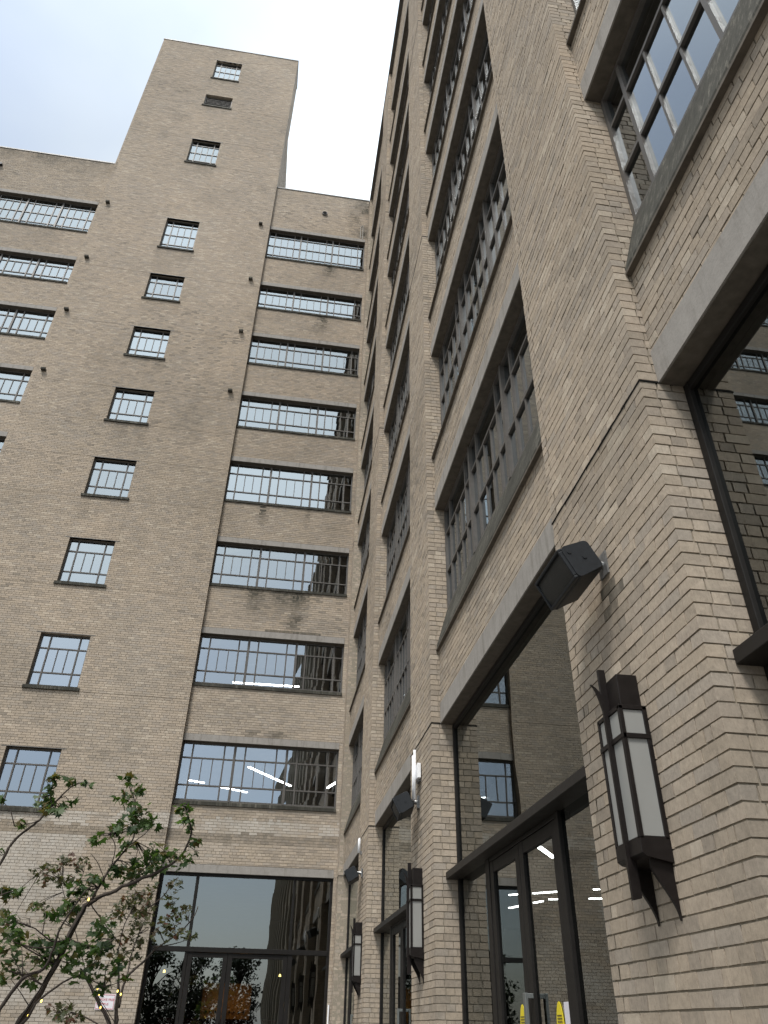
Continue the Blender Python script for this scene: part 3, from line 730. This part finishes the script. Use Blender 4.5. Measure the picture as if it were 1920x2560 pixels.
# ------------------------------------------------------------------ antennas
t = tag(empty('wireless_antenna', (XP, 9.50, Z(2.6))), 'white antenna panel with a pair of tall rods on the middle pier', 'antenna')
m = MB(); m.box(-.055, -.012, -.16, .10, -.02, .16); m.build('panel', 'white', t, bevel=.006)
m = MB(); m.box(-.03, -.0, -.10, .05, -.045, -.015); m.build('bracket', 'galv', t)
for y in (-.075, .03):
    m = MB(); m.tube([(-.075, y, -.26), (-.075, y, .34 if y < 0 else .30)], .016, 10); m.build('rod', 'white', t, smooth=True)
t = tag(empty('wireless_antenna', (XP, 15.35, Z(2.9))), 'single short cream antenna rod above the far loudspeaker', 'antenna')
m = MB(); m.tube([(-.05, 0, -.13), (-.05, 0, .10), (-.05, 0, .135)], [.028, .028, .012], 12); m.build('rod', 'white', t, smooth=True)
m = MB(); m.box(-.03, 0, -.03, .03, -.16, -.1); m.build('bracket', 'galv', t)

# ------------------------------------------------------------------ sign
sgn = tag(empty('campus_sign', (-3.08, YT, Z(.405))), 'small white sign with red lettering on the tower behind the maple', 'sign')
m = MB(); m.box(-.197, .197, -.014, -.002, -.145, .145); m.build('board', 'signwhite', sgn, bevel=.002)
m = MB()
for x0, x1, z0, z1 in ((-.183, .183, .122, .132), (-.183, .183, -.132, -.122), (-.183, -.175, -.122, .122), (.175, .183, -.122, .122)): m.box(x0, x1, -.0165, -.0138, z0, z1)
m.build('border', 'signred', sgn)
def text(s, size, parent, loc, mat):
    cu = bpy.data.curves.new('lettering', 'FONT'); cu.body = s; cu.size = size; cu.align_x = 'LEFT'; cu.extrude = .001
    o = bpy.data.objects.new('lettering', cu); COL.objects.link(o)
    bpy.context.view_layer.update()
    me = bpy.data.meshes.new_from_object(o.evaluated_get(bpy.context.evaluated_depsgraph_get())); bpy.data.objects.remove(o)
    me.materials.clear(); me.materials.append(MAT[mat]); o = bpy.data.objects.new('lettering', me); COL.objects.link(o)
    o.parent = parent; o.location = loc; o.rotation_euler = (R(90), 0, 0); return o
text('SMOKE FREE', .062, sgn, (-.165, -.0165, .02), 'signred'); text('CAMPUS', .062, sgn, (-.165, -.0165, -.062), 'signred')

# ------------------------------------------------------------------ things seen through the glass
def tube_light(a, b, lab, group):
    a, b = Vector(a), Vector(b); c = (a + b) / 2; t = tag(empty('ceiling_light', c), lab, 'ceiling light', group)
    d = (b - a); L = d.length / 2; ang = math.atan2(d.y, d.x)
    m = MB(); m.box(-L, L, -.045, .045, 0.0, .05); h = m.build('housing', 'inner', t); h.rotation_euler.z = ang
    m = MB(); m.box(-L + .01, L - .01, -.04, .04, -.02, -.001); h = m.build('tube', 'tube', t); h.rotation_euler.z = ang
G1 = 'ceiling lights behind the back windows'; G2 = 'ceiling lights behind the near shopfront'
for a, b, lab in (((-.65, 21.47, 5.95), (.6, 23.21, 5.95), 'long slanting light tube behind the lowest wide back window'), ((-2.38, 23.22, 5.95), (-1.94, 23.41, 5.95), 'short light tube at the left of the lowest wide back window'),
                  ((-1.54, 23.75, 5.95), (-.68, 24.25, 5.95), 'light tube low in the middle of the lowest wide back window'), ((1.68, 23.24, 5.95), (1.9, 22.48, 5.95), 'light tube rising at the right end of the lowest wide back window'),
                  ((-1.5, 22.88, 8.9), (.6, 22.83, 8.9), 'long level light tube at the foot of the second lowest wide back window')):
    tube_light((a[0], a[1], Z(a[2])), (b[0], b[1], Z(b[2])), lab, G1)
for a, b, lab in (((4.58, 13.09), (5.14, 13.94), 'slanting light tube high behind the near right-hand door'), ((5.63, 18.43), (5.85, 18.22), 'upper light tube behind the left door of the near pair'), ((6.07, 18.06), (6.52, 17.66), 'longest light tube in the upper row behind the near right-hand door'),
                  ((6.26, 20.53), (6.43, 20.02), 'lower light tube behind the left door of the near pair'), ((6.56, 19.52), (6.66, 19.13), 'light tube in the lower row just right of the door meeting stiles'), ((6.69, 18.82), (6.93, 18.75), 'light tube in the lower row beside the post right of the near doors'),
                  ((7.54, 18.47), (7.88, 18.37), 'lower light tube in the side pane right of the near doors'), ((7.15, 17.18), (7.25, 17.07), 'short upper light tube in the side pane right of the near doors')):
    tube_light((*a, Z(2.6)), (*b, Z(2.6)), lab, G2)
t = tag(empty('lobby_wall_panel', (-.66, 27, 0)), 'warm lit wooden wall panel inside the back entrance', 'wall panel')  # the lit lobby wall panel, set up as one upright board
m = MB(); m.box(-.72, .72, -.03, .03, 0.01, 2.68); m.build('board', 'wood', t, bevel=.005)
m = MB()
for k in range(9): m.tube([(-.55 + k * .135, -.12, 1.96), (-.55 + k * .135, -.03, 1.96)], .028, 8)
m.build('coat_hooks', 'dark', t)
for k, x in enumerate((-.95, -.25)):
    la = bpy.data.lights.new('lobby_spot', 'POINT'); la.energy = 2 if k else 1.3; la.color = (1, .62, .25); la.shadow_soft_size = .05
    lo = bpy.data.objects.new('lobby_spot', la); COL.objects.link(lo); lo.location = (x, 26.35, 2.15); lo.parent = None
t = tag(empty('lobby_red_form', (-.8, 25, 0)), 'long low red form inside the back entrance doors', 'bench')  # low red form that gives the red patch behind the doors
m = MB(); m.box(-1.6, 1.6, -.3, .3, .25, .5); m.build('seat', 'redcloth', t, bevel=.03); m = MB(); m.box(-1.6, 1.6, .3, .42, .25, 1.78); m.build('backrest', 'redcloth', t, bevel=.03)
m = MB(); m.box(-1.5, -1.4, -.2, .2, 0.008, .25); m.box(1.4, 1.5, -.2, .2, 0.008, .25); m.build('leg', 'bronze', t)
for (x, y, z), lab in (((-2.35, 24.5, Z(1.22)), 'tiny amber lamp inside the left pane of the back entrance'), ((.78, 24.5, Z(1.20)), 'tiny amber lamp inside the right door of the back entrance')):
    m = MB(); m.tube([(0, 0, -.03), (0, 0, .03)], [.035, .02], 10)
    o = m.build('pendant_lamp', 'down', None, loc=(x, y, z)); tag(o, lab, 'lamp', 'amber lamps inside the back entrance')
    c = MB(); c.tube([(0, 0, .03), (0, 0, Z(3.09) - z)], .004, 5); c.build('cord', 'dark', o)

# ------------------------------------------------------------------ trees
NEAR_BR=[[0.034,0.008,[[-1.661,7.0,1.592],[-1.544,6.98,1.798],[-1.429,6.96,2.139],[-1.364,6.94,2.339],[-1.311,6.92,2.394],[-1.208,6.9,2.45],[-1.045,6.88,2.528],[-0.834,6.86,2.624],[-0.671,6.84,2.744],[-0.606,6.82,2.919],[-0.673,6.8,3.075]]],[0.02,0.005,[[-1.33,6.95,2.388],[-1.296,6.986,2.495],[-1.261,7.021,2.609],[-1.196,7.057,2.743],[-1.119,7.093,2.882],[-1.12,7.129,3.04],[-1.169,7.164,3.218],[-1.255,7.2,3.4]]],[0.008,0.003,[[-1.194,7.05,2.742],[-1.133,7.067,2.844],[-1.019,7.083,2.951],[-0.96,7.1,3.041]]],[0.008,0.003,[[-1.234,7.05,2.692],[-1.231,7.0,2.827],[-1.301,6.95,2.911],[-1.367,6.9,2.866]]],[0.006,0.003,[[-1.271,7.0,2.59],[-1.334,6.95,2.687],[-1.387,6.9,2.739]]],[0.022,0.006,[[-1.732,6.7,1.673],[-1.627,6.683,1.862],[-1.495,6.667,1.922],[-1.455,6.65,2.059],[-1.438,6.633,2.178],[-1.347,6.617,2.373],[-1.277,6.6,2.472]]],[0.014,0.004,[[-1.527,6.8,1.716],[-1.377,6.825,1.848],[-1.259,6.85,1.898],[-1.2,6.875,1.881],[-1.087,6.9,1.832]]],[0.012,0.004,[[-1.417,6.9,2.134],[-1.505,6.767,2.107],[-1.613,6.633,2.173],[-1.72,6.5,2.196]]],[0.01,0.003,[[-1.466,6.7,2.062],[-1.59,6.55,2.047],[-1.689,6.4,2.071]]],[0.012,0.004,[[-1.417,6.9,2.134],[-1.282,6.967,2.102],[-1.169,7.033,2.11],[-1.097,7.1,2.175]]],[0.01,0.004,[[-1.503,6.7,1.923],[-1.599,6.6,1.884],[-1.693,6.5,1.901]]],[0.008,0.003,[[-1.312,6.95,2.378],[-1.198,7.0,2.264],[-1.086,7.05,2.156],[-1.031,7.1,2.091]]],[0.008,0.003,[[-1.048,6.9,2.53],[-1.011,6.9,2.585],[-0.914,6.9,2.681]]]]
LEFT_BR=[[0.02,0.006,[[-1.912,6.2,2.432],[-1.862,6.213,2.537],[-1.82,6.225,2.68],[-1.749,6.237,2.778],[-1.682,6.25,2.85],[-1.622,6.263,2.952],[-1.571,6.275,3.041],[-1.501,6.287,3.126],[-1.423,6.3,3.149]]],[0.008,0.003,[[-1.682,6.25,2.85],[-1.728,6.225,2.82],[-1.831,6.2,2.788]]],[0.008,0.003,[[-1.618,6.25,2.949],[-1.659,6.275,3.059],[-1.671,6.3,3.174]]],[0.01,0.003,[[-1.865,6.2,2.276],[-1.798,6.2,2.331],[-1.723,6.2,2.36],[-1.652,6.2,2.356]]]]
RED_BR=[[0.03,0.012,[[-1.294,9.0,1.604],[-1.453,9.0,1.799],[-1.59,9.0,1.967],[-1.679,9.0,2.052]]],[0.03,0.01,[[-1.24,9.0,1.605],[-1.261,9.0,1.77],[-1.284,9.0,1.923],[-1.347,9.0,2.221]]],[0.022,0.006,[[-1.244,9.0,1.736],[-1.22,9.033,1.978],[-1.092,9.067,2.124],[-0.977,9.1,2.257],[-0.812,9.133,2.376],[-0.671,9.167,2.537],[-0.637,9.2,2.659]]],[0.012,0.004,[[-1.216,9.0,1.976],[-1.215,9.067,2.229],[-1.165,9.133,2.46],[-1.122,9.2,2.642]]],[0.012,0.004,[[-1.122,9.2,2.642],[-1.011,9.2,2.745],[-0.945,9.2,2.868],[-0.89,9.2,2.932]]],[0.01,0.003,[[-1.347,9.0,2.221],[-1.332,9.0,2.441],[-1.268,9.0,2.633],[-1.291,9.0,2.748]]],[0.01,0.003,[[-1.018,9.1,2.256],[-0.801,9.15,2.303],[-0.635,9.2,2.369]]],[0.01,0.003,[[-1.59,9.0,1.967],[-1.83,9.1,2.398],[-2.069,9.2,2.785],[-2.142,9.3,2.999]]],[0.01,0.003,[[-2.089,9.2,2.864],[-2.259,9.25,2.905],[-2.372,9.3,2.969]]],[0.008,0.003,[[-1.982,9.2,2.69],[-1.91,9.25,2.878],[-1.906,9.3,3.009]]],[0.012,0.004,[[-1.408,9.0,1.601],[-1.563,9.033,1.664],[-1.712,9.067,1.695],[-1.829,9.1,1.676]]]]
NEAR_CL=[[-1.192,6.818,3.325,0.071,0.034,7],[-1.108,6.752,3.241,0.062,0.047,9],[-1.215,6.898,3.178,0.095,0.056,10],[-1.061,6.777,3.075,0.094,0.062,12],[-1.079,6.733,2.943,0.139,0.085,28],[-1.231,6.901,2.929,0.079,0.063,10],[-1.418,7.159,2.914,0.063,0.049,7],[-0.986,7.1,3.04,0.065,0.065,8],[-1.17,7.083,2.845,0.098,0.065,10],[-0.899,6.811,2.823,0.031,0.023,2],[-0.73,6.968,3.143,0.088,0.045,10],[-0.663,6.838,3.001,0.079,0.071,11],[-0.561,6.786,2.858,0.047,0.047,5],[-0.644,6.753,2.715,0.093,0.062,12],[-0.805,6.807,2.764,0.141,0.063,20],[-0.949,7.164,2.723,0.165,0.082,34],[-1.102,7.114,2.661,0.131,0.065,22],[-1.23,7.103,2.638,0.082,0.065,10],[-1.047,7.1,2.566,0.098,0.041,7],[-0.669,6.797,2.652,0.063,0.028,4],[-0.528,6.855,2.785,0.032,0.032,2],[-1.373,7.013,2.526,0.153,0.081,30],[-1.439,7.066,2.425,0.13,0.081,22],[-1.478,7.127,2.341,0.098,0.066,12],[-1.598,7.14,2.294,0.099,0.082,14],[-1.814,6.743,2.218,0.116,0.085,22],[-1.875,7.003,2.101,0.113,0.081,20],[-1.769,7.036,2.135,0.097,0.065,12],[-1.541,6.953,2.1,0.12,0.072,18],[-1.351,6.789,2.072,0.094,0.062,14],[-1.254,6.937,2.072,0.112,0.08,20],[-1.163,6.745,2.211,0.093,0.085,18],[-1.175,7.167,2.12,0.099,0.082,16],[-1.22,7.133,1.989,0.098,0.098,16],[-1.035,6.974,1.964,0.096,0.096,14],[-1.243,6.85,1.892,0.079,0.063,9],[-1.125,7.154,1.833,0.099,0.058,11],[-1.819,6.986,1.924,0.112,0.08,16],[-1.871,7.141,1.863,0.066,0.049,6],[-1.677,7.124,1.894,0.082,0.066,9],[-1.594,6.954,2.009,0.104,0.08,15],[-0.962,6.907,1.881,0.064,0.04,5],[-1.396,6.999,1.976,0.08,0.064,10],[-1.724,6.916,2.352,0.064,0.048,5],[-1.719,6.781,2.008,0.094,0.062,10]]
LEFT_CL=[[-1.638,6.192,3.101,0.05,0.064,9],[-1.718,6.344,2.996,0.073,0.066,10],[-1.576,6.113,2.92,0.063,0.042,7],[-1.488,6.114,3.105,0.049,0.028,5],[-1.425,6.288,3.133,0.04,0.026,4],[-1.478,6.184,2.971,0.026,0.021,2],[-1.542,6.26,2.938,0.046,0.032,5],[-1.798,6.241,2.82,0.065,0.022,4],[-1.978,6.203,2.964,0.017,0.021,2],[-1.801,6.399,2.363,0.081,0.052,9],[-1.67,6.159,2.356,0.035,0.028,3],[-1.887,6.224,2.613,0.029,0.029,2]]
RED_CL=[[-2.024,8.981,3.023,0.103,0.062,16],[-1.902,9.153,3.006,0.084,0.074,14],[-2.172,9.011,2.921,0.124,0.062,16],[-2.051,9.042,2.832,0.166,0.062,20],[-2.252,9.199,2.837,0.085,0.042,8],[-1.3,9.028,2.674,0.145,0.093,26],[-1.382,9.123,2.605,0.126,0.084,18],[-1.193,9.262,2.647,0.107,0.096,20],[-1.424,8.94,2.526,0.103,0.082,12],[-1.149,8.925,2.496,0.123,0.103,22],[-0.901,8.992,2.831,0.103,0.062,14],[-0.951,9.206,2.708,0.095,0.095,14],[-0.807,9.146,2.588,0.126,0.074,18],[-0.883,8.995,2.484,0.124,0.072,16],[-0.95,9.032,2.373,0.125,0.073,14],[-0.739,8.971,2.383,0.103,0.052,10],[-1.777,9.084,1.71,0.167,0.094,26],[-1.653,8.917,1.645,0.144,0.062,16],[-1.235,9.179,2.367,0.169,0.127,26],[-1.271,9.258,2.186,0.17,0.128,24],[-2.595,9.282,2.504,0.128,0.085,12],[-2.253,9.194,2.611,0.106,0.053,10],[-2.42,9.284,2.924,0.064,0.043,4],[-1.115,8.907,2.762,0.082,0.082,10],[-0.633,9.016,2.353,0.062,0.031,4]]

def leaf_outline(kind):
    if kind == 0:   # five pointed lobes
        P = [(0, -.06), (.20, -.10), (.42, -.22), (.36, -.04), (.58, .12), (.36, .14), (.42, .40), (.22, .30), (.10, .46), (0, .74), (-.10, .46), (-.22, .30), (-.42, .40), (-.36, .14), (-.58, .12), (-.36, -.04), (-.42, -.22), (-.20, -.10)]
        return P
    return [(0, -.3), (.22, -.05), (.3, .1), (.12, .2), (0, .55), (-.12, .2), (-.3, .1), (-.22, -.05)]
def leaves(mb, clusters, size, kind=0, dens=1.0):
    P = leaf_outline(kind)
    for cx, cy, cz, rx, rz, n in clusters:
        for _ in range(int(n * dens)):
            while True:
                q = Vector((random.uniform(-1, 1), random.uniform(-1, 1), random.uniform(-1, 1)))
                if q.length < 1: break
            c = Vector((cx + q.x * rx, cy + q.y * (rx + rz) * .8, cz + q.z * rz))
            s = size * random.uniform(.5, 1.3)
            nrm = Vector((random.gauss(0, .55), random.gauss(-.25, .55), random.uniform(.25, 1))).normalized()
            d = Vector((random.gauss(0, 1), random.gauss(0, 1), random.gauss(-.35, .6))); d = (d - nrm * d.dot(nrm)).normalized(); e = nrm.cross(d)
            a = random.random(); fold = random.uniform(.05, .35); droop = random.uniform(0, .35)
            w = lambda x, y: c + (e * x + d * y - nrm * (abs(x) * fold + max(y, 0) ** 2 * droop)) * s
            h = len(P) // 2
            L1 = [w(*p) for p in P[:h + 1]]; L2 = [w(*p) for p in P[h:]] + [w(*P[0])]
            mb.face(L1, a); mb.face(L2, a)
def twigs(mb, branches, clusters, r=.0028):
    pts = [Vector(p) for b in branches for p in b[2]]
    segs = [(Vector(p), Vector(q)) for b in branches for p, q in zip(b[2], b[2][1:])]
    for cx, cy, cz, rx, rz, n in clusters:
        c = Vector((cx, cy, cz)); best = None
        for p, q in segs:
            d = q - p; t = max(0, min(1, (c - p).dot(d) / max(d.dot(d), 1e-9))); f_ = p + d * t
            if best is None or (f_ - c).length < (best - c).length: best = f_
        for _ in range(max(1, n // 5)):
            e = c + Vector((random.uniform(-.8, .8) * rx, random.uniform(-.8, .8) * rx, random.uniform(-.5, .9) * rz))
            m_ = best.lerp(e, .5) + Vector((random.uniform(-.02, .02), random.uniform(-.02, .02), random.uniform(-.02, .03)))
            mb.tube([best, m_, e], [r * 1.6, r * 1.2, r * .6], 5)
def branch(mb, r0, r1, pts, root=None):
    r0, r1 = r0 * (.72 if r0 > .025 else .58), r1 * .75
    P = [Vector(p) for p in pts]
    # smooth the measured line a little and give it knuckles
    Q = []
    for i in range(len(P) - 1):
        p0, p1, p2, p3 = P[max(i-1, 0)], P[i], P[i+1], P[min(i+2, len(P)-1)]
        for k in range(4):
            t = k / 4; Q.append(.5 * ((2 * p1) + (p2 - p0) * t + (2 * p0 - 5 * p1 + 4 * p2 - p3) * t * t + (3 * p1 - p0 - 3 * p2 + p3) * t ** 3))
    Q.append(P[-1])
    Q = [q + Vector((random.gauss(0, 1), random.gauss(0, 1), random.gauss(0, 1))) * r0 * .16 for q in Q]
    n = len(Q); rad = [(r0 + (r1 - r0) * i / (n - 1)) * random.uniform(.9, 1.12) for i in range(n)]
    if root: Q = [Vector(root), Vector(root).lerp(Q[0], .5) + Vector((.02, 0, 0))] + Q; rad = [r0 * 1.7, r0 * 1.25] + rad
    mb.tube(Q, rad, 8)
def tree(name, label, loc, branches, clusters, roots, lmat, lsize, kind, group, dens=1.0):
    t = tag(empty(name, loc), label, 'tree', group); inv = Matrix.Translation(-Vector(loc))
    mb = MB()
    for i, (r0, r1, pts) in enumerate(branches): branch(mb, r0, r1, pts, roots.get(i))
    twigs(mb, branches, clusters)
    o = mb.build('trunk', 'bark', t, smooth=True); o.matrix_parent_inverse = inv
    lb = MB(); leaves(lb, clusters, lsize, kind, dens)
    o = lb.build('crown', lmat, t, attr_=True); o.matrix_parent_inverse = inv
    return t
GT = 'maples in front of the tower'
tree('maple_tree', 'dark green maple with broad star leaves in front of the stair tower', (-1.95, 7.0, 0), NEAR_BR, NEAR_CL, {0: (-1.97, 7.05, 0), 5: (-2.0, 6.98, 0), 6: (-1.62, 6.8, 1.55)}, 'leaf', .074, 0, GT, 1.5)
tree('maple_tree', 'leaning maple branch with sparse green leaves reaching in from the left edge', (-2.5, 6.2, 0), LEFT_BR, LEFT_CL, {0: (-2.45, 6.2, 0), 3: (-2.45, 6.22, .01)}, 'leaf', .08, 0, GT, 2.0)
tree('maple_tree', 'thin stemmed maple with small reddish leaves beside the back entrance', (-1.35, 9.0, 0), RED_BR, RED_CL, {0: (-1.33, 9.0, 0), 1: (-1.37, 9.03, 0)}, 'leafred', .060, 0, GT, 2.2)

def string(label, loc, pts, bulbs):
    t = tag(empty('string_lights', loc), label, 'string lights', 'string lights on the maples'); inv = Matrix.Translation(-Vector(loc))
    m = MB(); m.tube([Vector(p) + Vector((.012 * math.cos(i * 2.1), -.03, .012 * math.sin(i * 2.1))) for i, p in enumerate(pts)], .003, 5)
    o = m.build('cable', 'dark', t); o.matrix_parent_inverse = inv
    for p in bulbs:
        m = MB(); c = Vector(p) + Vector((0, -.035, 0)); m.tube([c + Vector((0, 0, -.010)), c + Vector((0, 0, -.004)), c + Vector((0, 0, .006)), c + Vector((0, 0, .011))], [.003, .0065, .006, .002], 8)
        o = m.build('bulb', 'bulb', t); o.matrix_parent_inverse = inv
string('warm string lights wound on the dark green maple', (-1.6, 6.9, 1.6), [tuple(p) for p in NEAR_BR[0][2][:6]] , [[-1.582, 6.95, 1.641], [-1.514, 6.95, 1.735], [-1.44, 6.95, 2.10], [-1.33, 6.93, 2.41]])
string('warm string lights on the thin reddish maple stems', (-1.3, 8.95, 1.7), [tuple(p) for p in RED_BR[0][2]] + [tuple(p) for p in RED_BR[1][2]], [[-1.467, 9.0, 1.885], [-1.44, 9.0, 1.84], [-1.269, 8.97, 1.868], [-1.234, 8.97, 1.843], [-1.40, 8.97, 1.732], [-1.295, 8.97, 2.047]])

# trees behind the camera: they only appear as reflections in the entrance glass
def far_tree(loc, s, label):
    t = tag(empty('shade_tree', loc), label, 'tree', 'trees reflected in the back entrance'); t.scale = (s, s, s)
    return t
base = None
for k, (x, y, s, lab) in enumerate(((-12, -31, 1.0, 'leftmost dark tree mirrored in the side pane of the back entrance'), (-8.2, -33, 1.1, 'dark tree mirrored in the left part of the back entrance doors'), (-4.6, -30, 1.0, 'dark tree mirrored at the meeting stile of the back entrance doors'), (-1.0, -34, 1.08, 'rightmost dark tree mirrored in the back entrance doors'), (-16, -32, 1.15, 'dark tree standing left of the others behind the viewer'))):
    t = far_tree((x, y, 0), s, lab)
    if base is None:
        mb = MB(); branch(mb, .16, .05, [(0, 0, 0), (.1, .05, 1.5), (.05, 0, 3.2), (0, .1, 4.8)])
        cl = []
        for _ in range(80):
            a = random.uniform(0, 6.28); h = random.uniform(.5, 6.2); rr = 2.1 * math.sqrt(max(.05, 1 - ((h - 3.2) / 3.2) ** 2)) * random.uniform(.3, 1)
            cl.append((rr * math.cos(a), rr * math.sin(a), h, .65, .5, 60))
            mb.tube([(0, 0, h * .75), (rr * .5 * math.cos(a), rr * .5 * math.sin(a), h * .9), (rr * math.cos(a), rr * math.sin(a), h)], [.05, .03, .012], 5)
        lb = MB(); leaves(lb, cl, .30, 1)
        o1 = mb.build('trunk', 'bark', t, smooth=True); o2 = lb.build('crown', 'leaffar', t, attr_=True); base = (o1, o2)
    else:
        for q in base:
            c = q.copy(); COL.objects.link(c); c.parent = t
    t.rotation_euler.z = k * 1.3
